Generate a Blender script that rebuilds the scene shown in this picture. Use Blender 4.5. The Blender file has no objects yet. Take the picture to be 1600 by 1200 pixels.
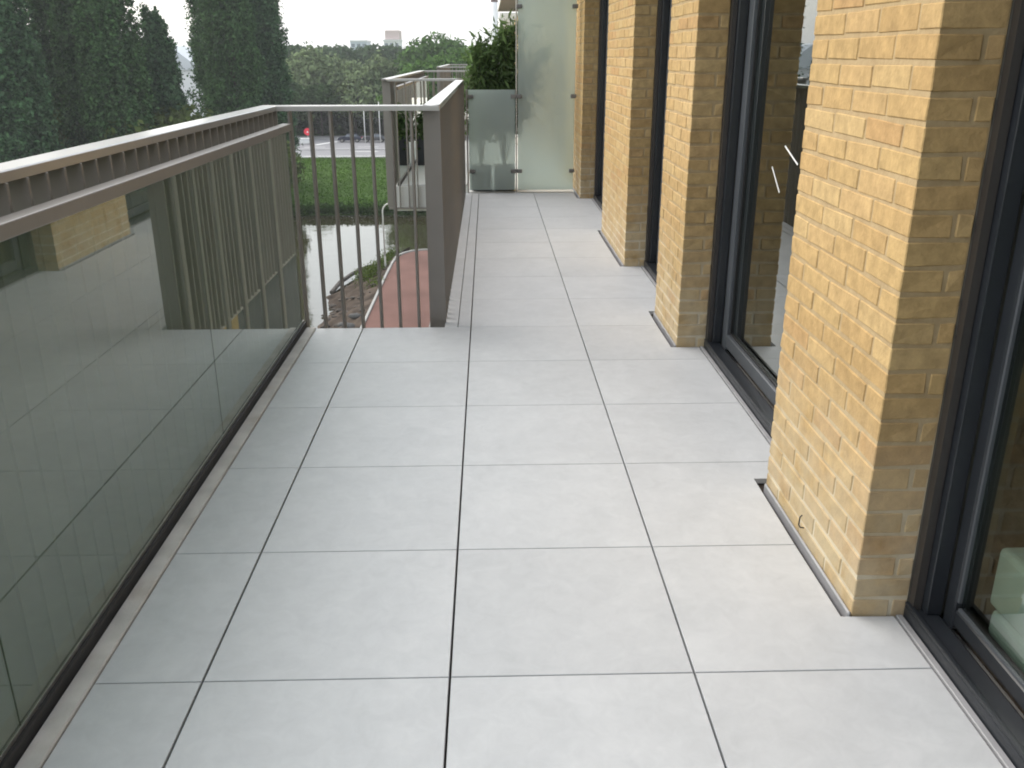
import bpy, bmesh, math, random
import numpy as np
from mathutils import Matrix, Vector, noise
R = math.radians
S = bpy.context.scene
COL = S.collection
random.seed(7)

# ------------------------------------------------------------------ camera
cam = bpy.data.cameras.new('camera'); co = bpy.data.objects.new('camera', cam); COL.objects.link(co)
yaw, pitch, roll = 0.02532, 0.35233, -0.00206
f = Vector((math.sin(yaw)*math.cos(pitch), math.cos(yaw)*math.cos(pitch), -math.sin(pitch)))
r = Vector((math.cos(yaw), -math.sin(yaw), 0)); u = r.cross(f)
r2 = r*math.cos(roll)+u*math.sin(roll); u2 = -r*math.sin(roll)+u*math.cos(roll)
m = Matrix((r2, u2, -f)).transposed().to_4x4(); m.translation = Vector((0, 0, 1.4244))
co.matrix_world = m
cam.sensor_width = 36; cam.lens = 1396.4/1600*36; cam.clip_start = 0.03; cam.clip_end = 5000
S.camera = co

# ------------------------------------------------------------------ world, sun, exposure
SUN_EL, SUN_AZ = 42, -60            # azimuth from +Y, negative = towards -X (left of the view)
W = bpy.data.worlds.new('World'); S.world = W; W.use_nodes = True
nt = W.node_tree; nt.nodes.clear()
out = nt.nodes.new('ShaderNodeOutputWorld'); bg1 = nt.nodes.new('ShaderNodeBackground'); bg2 = nt.nodes.new('ShaderNodeBackground')
sky = nt.nodes.new('ShaderNodeTexSky'); sky.sky_type = 'NISHITA'; sky.sun_disc = False
sky.sun_elevation = R(SUN_EL); sky.sun_rotation = R(SUN_AZ); sky.air_density = 1.5; sky.dust_density = 4
bg1.inputs[1].default_value = 0.05; nt.links.new(sky.outputs[0], bg1.inputs[0])
# the overcast cloud deck: paler near the horizon, soft uneven grey higher up
tc = nt.nodes.new('ShaderNodeTexCoord'); nz = nt.nodes.new('ShaderNodeTexNoise'); nz.inputs['Scale'].default_value = 2.2; nz.inputs['Detail'].default_value = 5
nt.links.new(tc.outputs['Generated'], nz.inputs['Vector'])
rp = nt.nodes.new('ShaderNodeValToRGB'); rp.color_ramp.elements[0].position = .3; rp.color_ramp.elements[0].color = (.88, .92, .97, 1)
rp.color_ramp.elements[1].position = .7; rp.color_ramp.elements[1].color = (1.0, 1.0, .99, 1)
nt.links.new(nz.outputs[0], rp.inputs[0]); nt.links.new(rp.outputs[0], bg2.inputs[0]); bg2.inputs[1].default_value = .62
add = nt.nodes.new('ShaderNodeAddShader')
nt.links.new(bg1.outputs[0], add.inputs[0]); nt.links.new(bg2.outputs[0], add.inputs[1]); nt.links.new(add.outputs[0], out.inputs[0])
sl = bpy.data.lights.new('sun', 'SUN'); sl.energy = 1.5; sl.angle = R(75); sl.color = (1, .97, .92)
so = bpy.data.objects.new('sun', sl); COL.objects.link(so)
d = Vector((math.sin(R(SUN_AZ))*math.cos(R(SUN_EL)), math.cos(R(SUN_AZ))*math.cos(R(SUN_EL)), math.sin(R(SUN_EL))))
so.rotation_euler = d.to_track_quat('Z', 'Y').to_euler()
S.view_settings.view_transform = 'Standard'; S.view_settings.look = 'None'; S.view_settings.gamma = 1
S.view_settings.exposure = 1.04; S.view_settings.use_curve_mapping = False
S.render.engine = 'CYCLES'
S.cycles.max_bounces = 10; S.cycles.transparent_max_bounces = 16; S.cycles.caustics_reflective = False; S.cycles.caustics_refractive = False
S.cycles.use_denoising = True; S.cycles.filter_width = 1.9
S.cycles.volume_bounces = 0

# ------------------------------------------------------------------ helpers
def tag(o, label=None, cat=None, group=None, kind=None):
    if label: o['label'] = label
    if cat: o['category'] = cat
    if group: o['group'] = group
    if kind: o['kind'] = kind
    return o
def link(name, me, parent=None, loc=None):
    o = bpy.data.objects.new(name, me); COL.objects.link(o)
    if parent: o.parent = parent
    if loc: o.location = loc
    return o
def empty(name, loc=(0, 0, 0), **k):
    o = link(name, None, None, loc); o.empty_display_size = .1
    return tag(o, **k)
class MB:
    def __init__(s): s.bm = bmesh.new()
    def box(s, x0, x1, y0, y1, z0, z1, bev=0, seg=1):
        n = len(s.bm.verts)
        v = [s.bm.verts.new((x, y, z)) for z in (z0, z1) for y in (y0, y1) for x in (x0, x1)]
        fs = [s.bm.faces.new([v[i] for i in q]) for q in ((0,2,3,1),(4,5,7,6),(0,1,5,4),(2,6,7,3),(0,4,6,2),(1,3,7,5))]
        if bev:
            ed = {e for q in fs for e in q.edges}
            bmesh.ops.bevel(s.bm, geom=list(ed), offset=bev, segments=seg, affect='EDGES', profile=.5)
        return s
    def prism(s, pts, z0, z1, bev=0):
        a = [s.bm.verts.new((x, y, z0)) for x, y in pts]; b = [s.bm.verts.new((x, y, z1)) for x, y in pts]
        n = len(pts); s.bm.faces.new(a[::-1]); t = s.bm.faces.new(b)
        for i in range(n): s.bm.faces.new((a[i], a[(i+1) % n], b[(i+1) % n], b[i]))
        if bev: bmesh.ops.bevel(s.bm, geom=list(t.edges), offset=bev, segments=1, affect='EDGES')
        return s
    def tube(s, pts, rad, n=8, rad2=None):
        pts = [Vector(p) for p in pts]; rings = []
        for i, p in enumerate(pts):
            t = (pts[min(i+1, len(pts)-1)]-pts[max(i-1, 0)]).normalized()
            a = t.orthogonal().normalized() if i == 0 else (rings_a-(rings_a.dot(t))*t).normalized()
            rings_a = a; b = t.cross(a)
            rr = rad if rad2 is None else rad+(rad2-rad)*i/max(1, len(pts)-1)
            rings.append([s.bm.verts.new(p+rr*(math.cos(k*2*math.pi/n)*a+math.sin(k*2*math.pi/n)*b)) for k in range(n)])
        for i in range(len(rings)-1):
            for k in range(n): s.bm.faces.new((rings[i][k], rings[i][(k+1) % n], rings[i+1][(k+1) % n], rings[i+1][k]))
        s.bm.faces.new(rings[0][::-1]); s.bm.faces.new(rings[-1])
        return s
    def mesh(s, name, mat, smooth=False):
        me = bpy.data.meshes.new(name); bmesh.ops.recalc_face_normals(s.bm, faces=s.bm.faces); s.bm.to_mesh(me); s.bm.free()
        me.materials.append(mat)
        if smooth: me.polygons.foreach_set('use_smooth', [True]*len(me.polygons))
        return me
    def build(s, name, mat, parent=None, smooth=False, **k):
        return tag(link(name, s.mesh(name, mat, smooth), parent), **k)

# ------------------------------------------------------------------ materials
def newmat(name):
    M = bpy.data.materials.new(name); M.use_nodes = True
    n = M.node_tree; b = n.nodes['Principled BSDF']
    return M, n, b
def pm(name, col, rough=.6, metal=0, var=.12, scale=8, bump=0, bscale=60, spec=.5, detail=4, stretch=None, perobj=0, per_island=0):
    M, n, b = newmat(name)
    L = n.links.new
    tc = n.nodes.new('ShaderNodeTexCoord')
    src = n.nodes.new('ShaderNodeNewGeometry').outputs['Position'] if False else tc.outputs['Object']
    if stretch:
        mp = n.nodes.new('ShaderNodeMapping'); mp.inputs['Scale'].default_value = stretch; L(src, mp.inputs[0]); src = mp.outputs[0]
    nz = n.nodes.new('ShaderNodeTexNoise'); nz.inputs['Scale'].default_value = scale; nz.inputs['Detail'].default_value = detail
    L(src, nz.inputs['Vector'])
    rp = n.nodes.new('ShaderNodeValToRGB'); rp.color_ramp.elements[0].position = .3; rp.color_ramp.elements[1].position = .7
    rp.color_ramp.elements[0].color = tuple(c*(1-var) for c in col)+(1,); rp.color_ramp.elements[1].color = tuple(min(1, c*(1+var)) for c in col)+(1,)
    L(nz.outputs[0], rp.inputs[0]); c = rp.outputs[0]
    if perobj or per_island:
        rnd = n.nodes.new('ShaderNodeObjectInfo').outputs['Random'] if perobj else n.nodes.new('ShaderNodeNewGeometry').outputs['Random Per Island']
        mr = n.nodes.new('ShaderNodeMapRange'); amp = perobj or per_island
        mr.inputs['To Min'].default_value = 1-amp; mr.inputs['To Max'].default_value = 1+amp; L(rnd, mr.inputs[0])
        mx = n.nodes.new('ShaderNodeVectorMath'); mx.operation = 'SCALE'; L(c, mx.inputs[0]); L(mr.outputs[0], mx.inputs['Scale']); c = mx.outputs[0]
    L(c, b.inputs['Base Color'])
    b.inputs['Roughness'].default_value = rough; b.inputs['Metallic'].default_value = metal
    b.inputs['Specular IOR Level'].default_value = spec
    if bump:
        n2 = n.nodes.new('ShaderNodeTexNoise'); n2.inputs['Scale'].default_value = bscale; n2.inputs['Detail'].default_value = 5; L(src, n2.inputs['Vector'])
        bp = n.nodes.new('ShaderNodeBump'); bp.inputs['Strength'].default_value = bump; bp.inputs['Distance'].default_value = .01
        L(n2.outputs[0], bp.inputs['Height']); L(bp.outputs[0], b.inputs['Normal'])
    return M

def tile_mat():
    M, n, b = newmat('ceramic_tile'); L = n.links.new
    pos = n.nodes.new('ShaderNodeNewGeometry').outputs['Position']
    oi = n.nodes.new('ShaderNodeObjectInfo').outputs['Random']
    off = n.nodes.new('ShaderNodeVectorMath'); off.operation = 'ADD'; L(pos, off.inputs[0])
    cm = n.nodes.new('ShaderNodeCombineXYZ'); mu = n.nodes.new('ShaderNodeMath'); mu.operation = 'MULTIPLY'; mu.inputs[1].default_value = 40; L(oi, mu.inputs[0]); L(mu.outputs[0], cm.inputs[2]); L(cm.outputs[0], off.inputs[1])
    n1 = n.nodes.new('ShaderNodeTexNoise'); n1.inputs['Scale'].default_value = 3.2; n1.inputs['Detail'].default_value = 7; n1.inputs['Distortion'].default_value = 1.2; n1.inputs['Roughness'].default_value = .62; L(off.outputs[0], n1.inputs['Vector'])
    rp = n.nodes.new('ShaderNodeValToRGB'); e = rp.color_ramp.elements
    e[0].position = .28; e[0].color = (.452, .466, .484, 1); e[1].position = .76; e[1].color = (.520, .532, .550, 1)
    L(n1.outputs[0], rp.inputs[0])
    n2 = n.nodes.new('ShaderNodeTexNoise'); n2.inputs['Scale'].default_value = 17; n2.inputs['Detail'].default_value = 9; n2.inputs['Roughness'].default_value = .72; n2.inputs['Distortion'].default_value = .8; L(off.outputs[0], n2.inputs['Vector'])
    mx = n.nodes.new('ShaderNodeMix'); mx.data_type = 'RGBA'; mx.blend_type = 'OVERLAY'; mx.inputs[0].default_value = .17; L(rp.outputs[0], mx.inputs[6]); L(n2.outputs[0], mx.inputs[7])
    mr = n.nodes.new('ShaderNodeMapRange'); mr.inputs['To Min'].default_value = .965; mr.inputs['To Max'].default_value = 1.03; L(oi, mr.inputs[0])
    sc = n.nodes.new('ShaderNodeVectorMath'); sc.operation = 'SCALE'; L(mx.outputs[2], sc.inputs[0]); L(mr.outputs[0], sc.inputs['Scale'])
    L(sc.outputs[0], b.inputs['Base Color'])
    rr = n.nodes.new('ShaderNodeMapRange'); rr.inputs['To Min'].default_value = .42; rr.inputs['To Max'].default_value = .6; L(n1.outputs[0], rr.inputs[0]); L(rr.outputs[0], b.inputs['Roughness'])
    bp = n.nodes.new('ShaderNodeBump'); bp.inputs['Strength'].default_value = .12; bp.inputs['Distance'].default_value = .004; L(n1.outputs[0], bp.inputs['Height']); L(bp.outputs[0], b.inputs['Normal'])
    return M

def brick_mat(name, mortar=False):
    M, n, b = newmat(name); L = n.links.new
    pos = n.nodes.new('ShaderNodeNewGeometry').outputs['Position']
    n1 = n.nodes.new('ShaderNodeTexNoise'); n1.inputs['Scale'].default_value = 24; n1.inputs['Detail'].default_value = 6; n1.inputs['Roughness'].default_value = .65; L(pos, n1.inputs['Vector'])
    rp = n.nodes.new('ShaderNodeValToRGB'); e = rp.color_ramp.elements
    if mortar:
        e[0].position = .3; e[0].color = (.345, .252, .138, 1); e[1].position = .7; e[1].color = (.43, .328, .19, 1)
        L(n1.outputs[0], rp.inputs[0]); c = rp.outputs[0]
    else:
        e[0].position = 0; e[0].color = (.405, .270, .122, 1); e[1].position = 1; e[1].color = (.465, .330, .158, 1)
        for p_, c_ in ((.25, (.445, .310, .143, 1)), (.45, (.420, .282, .128, 1)), (.62, (.470, .338, .166, 1)), (.85, (.415, .262, .120, 1))):
            q = e.new(p_); q.color = c_
        L(n.nodes.new('ShaderNodeObjectInfo').outputs['Random'], rp.inputs[0])
        r2 = n.nodes.new('ShaderNodeMapRange'); r2.inputs['From Min'].default_value = .3; r2.inputs['From Max'].default_value = .7; r2.inputs['To Min'].default_value = .78; r2.inputs['To Max'].default_value = 1.18; L(n1.outputs[0], r2.inputs[0])
        s = n.nodes.new('ShaderNodeVectorMath'); s.operation = 'SCALE'; L(rp.outputs[0], s.inputs[0]); L(r2.outputs[0], s.inputs['Scale']); c = s.outputs[0]
    # lime bloom and damp dirt at the foot of the wall: a patchy stain of its own
    sx = n.nodes.new('ShaderNodeSeparateXYZ'); L(pos, sx.inputs[0])
    n3 = n.nodes.new('ShaderNodeTexNoise'); n3.inputs['Scale'].default_value = 7; n3.inputs['Detail'].default_value = 6; L(pos, n3.inputs['Vector'])
    zr = n.nodes.new('ShaderNodeMapRange'); zr.inputs['From Min'].default_value = .62; zr.inputs['From Max'].default_value = 0.0; L(sx.outputs[2], zr.inputs[0])
    nr = n.nodes.new('ShaderNodeMapRange'); nr.inputs['From Min'].default_value = .28; nr.inputs['From Max'].default_value = .55; L(n3.outputs[0], nr.inputs[0])
    mu = n.nodes.new('ShaderNodeMath'); mu.operation = 'MULTIPLY'; L(zr.outputs[0], mu.inputs[0]); L(nr.outputs[0], mu.inputs[1])
    m2 = n.nodes.new('ShaderNodeMath'); m2.operation = 'MULTIPLY'; m2.inputs[1].default_value = .95 if mortar else .55; m2.use_clamp = True; L(mu.outputs[0], m2.inputs[0])
    mx = n.nodes.new('ShaderNodeMix'); mx.data_type = 'RGBA'; L(m2.outputs[0], mx.inputs[0]); L(c, mx.inputs[6]); mx.inputs[7].default_value = (.64, .585, .46, 1) if mortar else (.54, .485, .37, 1)
    L(mx.outputs[2], b.inputs['Base Color'])
    b.inputs['Roughness'].default_value = .92; b.inputs['Specular IOR Level'].default_value = .2
    n2 = n.nodes.new('ShaderNodeTexNoise'); n2.inputs['Scale'].default_value = 90; n2.inputs['Detail'].default_value = 6; L(pos, n2.inputs['Vector'])
    ad = n.nodes.new('ShaderNodeMath'); ad.operation = 'ADD'; L(n1.outputs[0], ad.inputs[0]); L(n2.outputs[0], ad.inputs[1])
    bp = n.nodes.new('ShaderNodeBump'); bp.inputs['Strength'].default_value = .45; bp.inputs['Distance'].default_value = .004; L(ad.outputs[0], bp.inputs['Height']); L(bp.outputs[0], b.inputs['Normal'])
    return M

def pane_mat(name, tint, boost=1.8, film=0):
    """thin window glass: clear in transmission, Fresnel mirror in reflection"""
    M, n, b = newmat(name); L = n.links.new; n.nodes.remove(b)
    o = n.nodes['Material Output']
    tr = n.nodes.new('ShaderNodeBsdfTransparent'); tr.inputs[0].default_value = tint+(1,)
    gl = n.nodes.new('ShaderNodeBsdfGlossy'); gl.inputs['Roughness'].default_value = .012; gl.inputs[0].default_value = (.93, .97, .95, 1)
    fr = n.nodes.new('ShaderNodeFresnel'); fr.inputs[0].default_value = 1.5
    mu = n.nodes.new('ShaderNodeMath'); mu.operation = 'MULTIPLY'; mu.inputs[1].default_value = boost; mu.use_clamp = True; L(fr.outputs[0], mu.inputs[0])
    ge = n.nodes.new('ShaderNodeNewGeometry'); inv = n.nodes.new('ShaderNodeMath'); inv.operation = 'SUBTRACT'; inv.inputs[0].default_value = 1; L(ge.outputs['Backfacing'], inv.inputs[1])
    m2 = n.nodes.new('ShaderNodeMath'); m2.operation = 'MULTIPLY'; L(mu.outputs[0], m2.inputs[0]); L(inv.outputs[0], m2.inputs[1])
    mx = n.nodes.new('ShaderNodeMixShader'); L(m2.outputs[0], mx.inputs[0]); L(gl.outputs[0], mx.inputs[2])
    if film:      # dried rain and dust on the pane, patchy
        df = n.nodes.new('ShaderNodeBsdfDiffuse'); df.inputs[0].default_value = (.47, .55, .45, 1)
        nz = n.nodes.new('ShaderNodeTexNoise'); nz.inputs['Scale'].default_value = 5; nz.inputs['Detail'].default_value = 7; nz.inputs['Roughness'].default_value = .7
        L(n.nodes.new('ShaderNodeNewGeometry').outputs['Position'], nz.inputs['Vector'])
        mr = n.nodes.new('ShaderNodeMapRange'); mr.inputs['From Min'].default_value = .3; mr.inputs['From Max'].default_value = .7; mr.inputs['To Min'].default_value = film*.7; mr.inputs['To Max'].default_value = film*1.3; L(nz.outputs[0], mr.inputs[0])
        mf = n.nodes.new('ShaderNodeMixShader'); L(mr.outputs[0], mf.inputs[0]); L(tr.outputs[0], mf.inputs[1]); L(df.outputs[0], mf.inputs[2]); L(mf.outputs[0], mx.inputs[1])
    else: L(tr.outputs[0], mx.inputs[1])
    L(mx.outputs[0], o.inputs[0])
    return M
def frosted_mat():
    M, n, b = newmat('frosted_glass'); L = n.links.new; n.nodes.remove(b); o = n.nodes['Material Output']
    rf = n.nodes.new('ShaderNodeBsdfRefraction'); rf.inputs['IOR'].default_value = 1.30; rf.inputs['Roughness'].default_value = .34; rf.inputs[0].default_value = (.92, 1, .98, 1)
    df = n.nodes.new('ShaderNodeBsdfDiffuse'); df.inputs[0].default_value = (.71, .83, .81, 1)
    tl = n.nodes.new('ShaderNodeBsdfTranslucent'); tl.inputs[0].default_value = (.86, .97, .92, 1)
    m1 = n.nodes.new('ShaderNodeMixShader'); m1.inputs[0].default_value = .5; L(df.outputs[0], m1.inputs[1]); L(tl.outputs[0], m1.inputs[2])
    m2 = n.nodes.new('ShaderNodeMixShader'); m2.inputs[0].default_value = .54; L(rf.outputs[0], m2.inputs[1]); L(m1.outputs[0], m2.inputs[2])
    gl = n.nodes.new('ShaderNodeBsdfGlossy'); gl.inputs['Roughness'].default_value = .3; fr = n.nodes.new('ShaderNodeFresnel'); fr.inputs[0].default_value = 1.45
    m3 = n.nodes.new('ShaderNodeMixShader'); L(fr.outputs[0], m3.inputs[0]); L(m2.outputs[0], m3.inputs[1]); L(gl.outputs[0], m3.inputs[2]); L(m3.outputs[0], o.inputs[0])
    return M
def water_mat():
    M, n, b = newmat('river_water'); L = n.links.new
    b.inputs['Base Color'].default_value = (.035, .032, .016, 1); b.inputs['Roughness'].default_value = .03; b.inputs['IOR'].default_value = 1.8
    pos = n.nodes.new('ShaderNodeNewGeometry').outputs['Position']
    n1 = n.nodes.new('ShaderNodeTexNoise'); n1.inputs['Scale'].default_value = .9; n1.inputs['Detail'].default_value = 4; L(pos, n1.inputs['Vector'])
    bp = n.nodes.new('ShaderNodeBump'); bp.inputs['Strength'].default_value = .05; bp.inputs['Distance'].default_value = .25; L(n1.outputs[0], bp.inputs['Height']); L(bp.outputs[0], b.inputs['Normal'])
    return M
def leaf_mat(name, col, var=.35, trans=.25):
    M, n, b = newmat(name); L = n.links.new; n.nodes.remove(b); o = n.nodes['Material Output']
    ri = n.nodes.new('ShaderNodeNewGeometry').outputs['Random Per Island']; ob = n.nodes.new('ShaderNodeTexCoord').outputs['Object']
    nz = n.nodes.new('ShaderNodeTexNoise'); nz.inputs['Scale'].default_value = .6; nz.inputs['Detail'].default_value = 3; L(ob, nz.inputs['Vector'])
    ad = n.nodes.new('ShaderNodeMath'); ad.operation = 'ADD'; L(ri, ad.inputs[0]); L(nz.outputs[0], ad.inputs[1])
    rp = n.nodes.new('ShaderNodeValToRGB'); e = rp.color_ramp.elements
    e[0].position = .35; e[0].color = tuple(c*(1-var) for c in col)+(1,); e[1].position = 1.0
    e[1].color = (col[0]*(1+var*1.1), col[1]*(1+var), col[2]*(1+var*.6), 1)
    mr = n.nodes.new('ShaderNodeMath'); mr.operation = 'MULTIPLY'; mr.inputs[1].default_value = .66; L(ad.outputs[0], mr.inputs[0]); L(mr.outputs[0], rp.inputs[0])
    df = n.nodes.new('ShaderNodeBsdfDiffuse'); tl = n.nodes.new('ShaderNodeBsdfTranslucent'); L(rp.outputs[0], df.inputs[0]); L(rp.outputs[0], tl.inputs[0])
    mx = n.nodes.new('ShaderNodeMixShader'); mx.inputs[0].default_value = trans; L(df.outputs[0], mx.inputs[1]); L(tl.outputs[0], mx.inputs[2])
    L(mx.outputs[0], o.inputs[0])
    return M

TILE = tile_mat(); BRICK = brick_mat('yellow_brick'); MORTAR = brick_mat('mortar', True)
TAUPE = pm('taupe_paint', (.198, .182, .166), .34, 0, .06, 5, spec=.6)
RAILTOP = pm('taupe_metallic', (.33, .32, .31), .30, .4, .05, 6, spec=.8); RAILTOP.node_tree.nodes['Principled BSDF'].inputs['Coat Weight'].default_value = .8; RAILTOP.node_tree.nodes['Principled BSDF'].inputs['Coat Roughness'].default_value = .18
BLACK = pm('black_aluminium', (.020, .023, .028), .32, 0, .1, 6)
ANTH = pm('anthracite_aluminium', (.075, .083, .094), .34, 0, .08, 6)
BROWNALU = pm('brown_jamb_paint', (.040, .036, .034), .45, 0, .08, 6)
RUBBER = pm('black_rubber', (.012, .012, .013), .55, 0, .2, 20)
STEEL = pm('brushed_steel', (.42, .41, .39), .35, .9, .1, 30)
KERB = None
CLAMP = pm('dull_steel', (.17, .165, .16), .4, .5, .1, 6)
CONC = pm('white_concrete', (.66, .66, .63), .8, 0, .06, 3, .1, 30)
MEMB = pm('dark_membrane', (.045, .033, .028), .9, 0, .2, 5)
LEAD = pm('grey_sealant', (.30, .30, .315), .5, 0, .12, 12)
INT = pm('interior_paint', (.16, .15, .13), .8, 0, .05, 2)
INTF = pm('interior_floor', (.10, .07, .045), .5, 0, .3, 3, stretch=(1, 8, 1))
WHITEF = pm('white_fabric', (.74, .76, .74), .85, 0, .04, 20, .2, 400)
FUR = pm('grey_brown_fur', (.13, .11, .095), .95, 0, .5, 28, .9, 60)
SOFFIT = pm('grey_soffit', (.28, .27, .26), .8, 0, .05, 2)
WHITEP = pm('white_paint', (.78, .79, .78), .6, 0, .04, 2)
PLANTER = pm('dark_planter', (.030, .036, .045), .6, 0, .15, 8)
RAILGLASS = pane_mat('green_tinted_glass', (.50, .585, .51), 1.9, .125)
DOORGLASS = pane_mat('door_glass', (.62, .68, .645), 2.1)
FROST = frosted_mat()
def kerb_mat():
    M = pm('kerb_stone', (.47, .455, .435), .75, 0, .16, 9, .25, 120)
    n = M.node_tree; L = n.links.new; b = n.nodes['Principled BSDF']; src = b.inputs['Base Color'].links[0].from_socket
    pos = n.nodes.new('ShaderNodeNewGeometry').outputs['Position']
    nz = n.nodes.new('ShaderNodeTexNoise'); nz.inputs['Scale'].default_value = 3.3; nz.inputs['Detail'].default_value = 6; L(pos, nz.inputs['Vector'])
    mr = n.nodes.new('ShaderNodeMapRange'); mr.inputs['From Min'].default_value = .55; mr.inputs['From Max'].default_value = .75; mr.inputs['To Max'].default_value = .45; L(nz.outputs[0], mr.inputs[0])
    mx = n.nodes.new('ShaderNodeMix'); mx.data_type = 'RGBA'; L(mr.outputs[0], mx.inputs[0]); L(src, mx.inputs[6]); mx.inputs[7].default_value = (.30, .20, .13, 1); L(mx.outputs[2], b.inputs['Base Color'])
    return M
KERB = kerb_mat()

# ------------------------------------------------------------------ balcony floor
XG, XFACE, XREV = -1.045, 0.967, 1.118      # glass line, brick face, window line
PIERS = [(-0.60, 0.30), (2.03, 2.815), (4.405, 5.05), (6.30, 7.66), (9.55, 10.5)]
floor = empty('balcony_floor', (0, 0, 0), kind='structure')
GX, GY = .0058, .0035
def right_edge_segments(y0, y1):
    """right boundary of the tiling between y0 and y1 as (ya, yb, x)"""
    seg = []; y = y0
    cuts = [(a-.006, b+.05) for a, b in PIERS]
    while y < y1-1e-6:
        x = XREV-.035; nxt = y1
        for a, b in cuts:
            if a <= y+1e-7 < b: x = XFACE-.030; nxt = min(y1, b); break
            if y < a < nxt: nxt = a
        seg.append((y, nxt, x)); y = nxt
    return seg
def tile(pts):
    MB().prism(pts, -.02, 0, .0012).build('tile', TILE, floor)
colsx = [-.707, -.107, .493]
for k in range(-4, 14):
    y0, y1 = 1.805+.6*(k)+GY/2, 1.805+.6*(k+1)-GY/2
    y1 = min(y1, 9.985)
    wide = y0 < 4.7
    if wide:
        tile([(-.966, y0), (-.707-GX/2, y0), (-.707-GX/2, y1), (-.966, y1)])
        tile([(-.707+GX/2, y0), (-.107-GX/2, y0), (-.107-GX/2, y1), (-.707+GX/2, y1)])
    else:
        tile([(-.254, y0), (-.182, y0), (-.182, y1), (-.254, y1)])
        tile([(-.178, y0), (-.107-GX/2, y0), (-.107-GX/2, y1), (-.178, y1)])
    tile([(-.107+GX/2, y0), (.493-GX/2, y0), (.493-GX/2, y1), (-.107+GX/2, y1)])
    pts = [(.493+GX/2, y0)]
    for ya, yb, x in right_edge_segments(y0, y1): pts += [(x, ya), (x, yb)]
    pts.append((.493+GX/2, y1))
    q = []
    for p in pts:
        if not q or (abs(p[0]-q[-1][0])+abs(p[1]-q[-1][1])) > 1e-5: q.append(p)
    tile(q)
MB().box(-1.022, -.968, -1.2, 4.80, -.02, .008, .004).build('edge_strip', KERB, floor)
sl_ = MB().prism([(-1.10, -1.2), (1.9, -1.2), (1.9, 10.05), (-.235, 10.05), (-.235, 4.83), (-1.10, 4.83)], -.30, -.045)
sl_.build('slab', CONC, floor)
MB().prism([(-1.03, -1.19), (1.09, -1.19), (1.09, 10.04), (-.225, 10.04), (-.225, 4.81), (-1.03, 4.81)], -.043, -.026).build('membrane', MEMB, floor)

# ------------------------------------------------------------------ brick piers
_bc = {}
def brick_mesh(lx, ly, v):
    key = (round(lx, 3), round(ly, 3), v)
    if key not in _bc:
        rnd = random.Random(hash(key)); mb = MB(); h = .0535
        mb.box(-lx/2, lx/2, -ly/2, ly/2, -h/2, h/2)
        for vv in mb.bm.verts: vv.co += Vector((rnd.uniform(-.0008, .0008), rnd.uniform(-.0032, .0032), rnd.uniform(-.0032, .0032)))
        bmesh.ops.bevel(mb.bm, geom=list(mb.bm.edges), offset=.0026, segments=1, affect='EDGES')
        _bc[key] = mb.mesh('brick', BRICK)
    return _bc[key]
CH, BL, BD, J = .0645, .209, .099, .011
def pier(y0, y1, individual, label, ztop=2.62):
    t = empty('brick_pier', (XFACE, y0, 0), label=label, cat='brick pier', group='yellow brick piers along the facade')
    core = MB().box(XFACE+.0028, XREV-.002, y0+.0028, y1-.0028, -.04, ztop-.002)
    c = core.build('mortar', MORTAR); c.parent = t; c.matrix_parent_inverse = Matrix.Translation((-XFACE, -y0, 0))
    up = MB(); nup = 0
    D = XREV-XFACE
    rnd = random.Random(int(y0*100))
    for k in range(int((ztop+.02)/CH)):
        zc = -.012+CH*(k+.5)
        items = []
        off = BL+J if k % 2 == 0 else BD+J
        # near corner (-Y end) then stretchers, then the far corner
        y = y0; first = BL if k % 2 == 0 else BD
        spans = []
        while y < y1-.02:
            L_ = first if y == y0 else BL
            e = min(y+L_, y1)
            if y1-e < .05: e = y1
            spans.append((y, e)); y = e+J
        for i, (a, b) in enumerate(spans):
            corner = i == 0 or i == len(spans)-1
            if corner and (k % 2 == 1):
                items.append((XFACE, XFACE+D-.004, a, b))
            elif corner:
                items.append((XFACE, XFACE+BD, a, b))
                ya, yb = (a, a+.05) if i == 0 else (b-.05, b)
                items.append((XFACE+BD+J, XFACE+D-.004, ya, yb))
            else: items.append((XFACE, XFACE+BD*.6, a, b))
        for xa, xb, ya, yb in items:
            jx, jy = rnd.uniform(-.0009, .0007), rnd.uniform(-.0008, .0008)
            if individual and zc < 2.02:
                o = link('brick', brick_mesh(xb-xa, yb-ya, rnd.randrange(4)), t, ((xa+xb)/2-XFACE+jx, (ya+yb)/2-y0+jy, zc+rnd.uniform(-.0012, .0012)))
                o.rotation_euler = (rnd.uniform(-.006, .006), rnd.uniform(-.006, .006), rnd.uniform(-.0025, .0025))
            else:
                up.box(xa+jx, xb+jx, ya, yb, zc-.0265, zc+.0265, .004); nup += 1
    o = up.build('upper_brickwork', BRICK, kind='stuff'); o.parent = t; o.matrix_parent_inverse = Matrix.Translation((-XFACE, -y0, 0))
    # sealant strip along the foot
    s = MB().box(XFACE-.010, XFACE-.001, y0-.004, y1-.01, -.03, .012, .004).build('sealant_strip', LEAD); s.parent = t; s.matrix_parent_inverse = Matrix.Translation((-XFACE, -y0, 0))
    return t
pier(*PIERS[0], False, 'yellow brick pier beside the balcony just behind the photographer')
p1 = pier(*PIERS[1], True, 'nearest yellow brick pier, with pale lime bloom and a small bent wire at its foot')
pier(*PIERS[2], True, 'narrow yellow brick pier at the far jamb of the glass door with the white strips')
pier(*PIERS[3], True, 'long yellow brick pier between the two dark slot windows')
pier(*PIERS[4], True, 'farthest yellow brick pier, touching the tall frosted panel')
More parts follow.
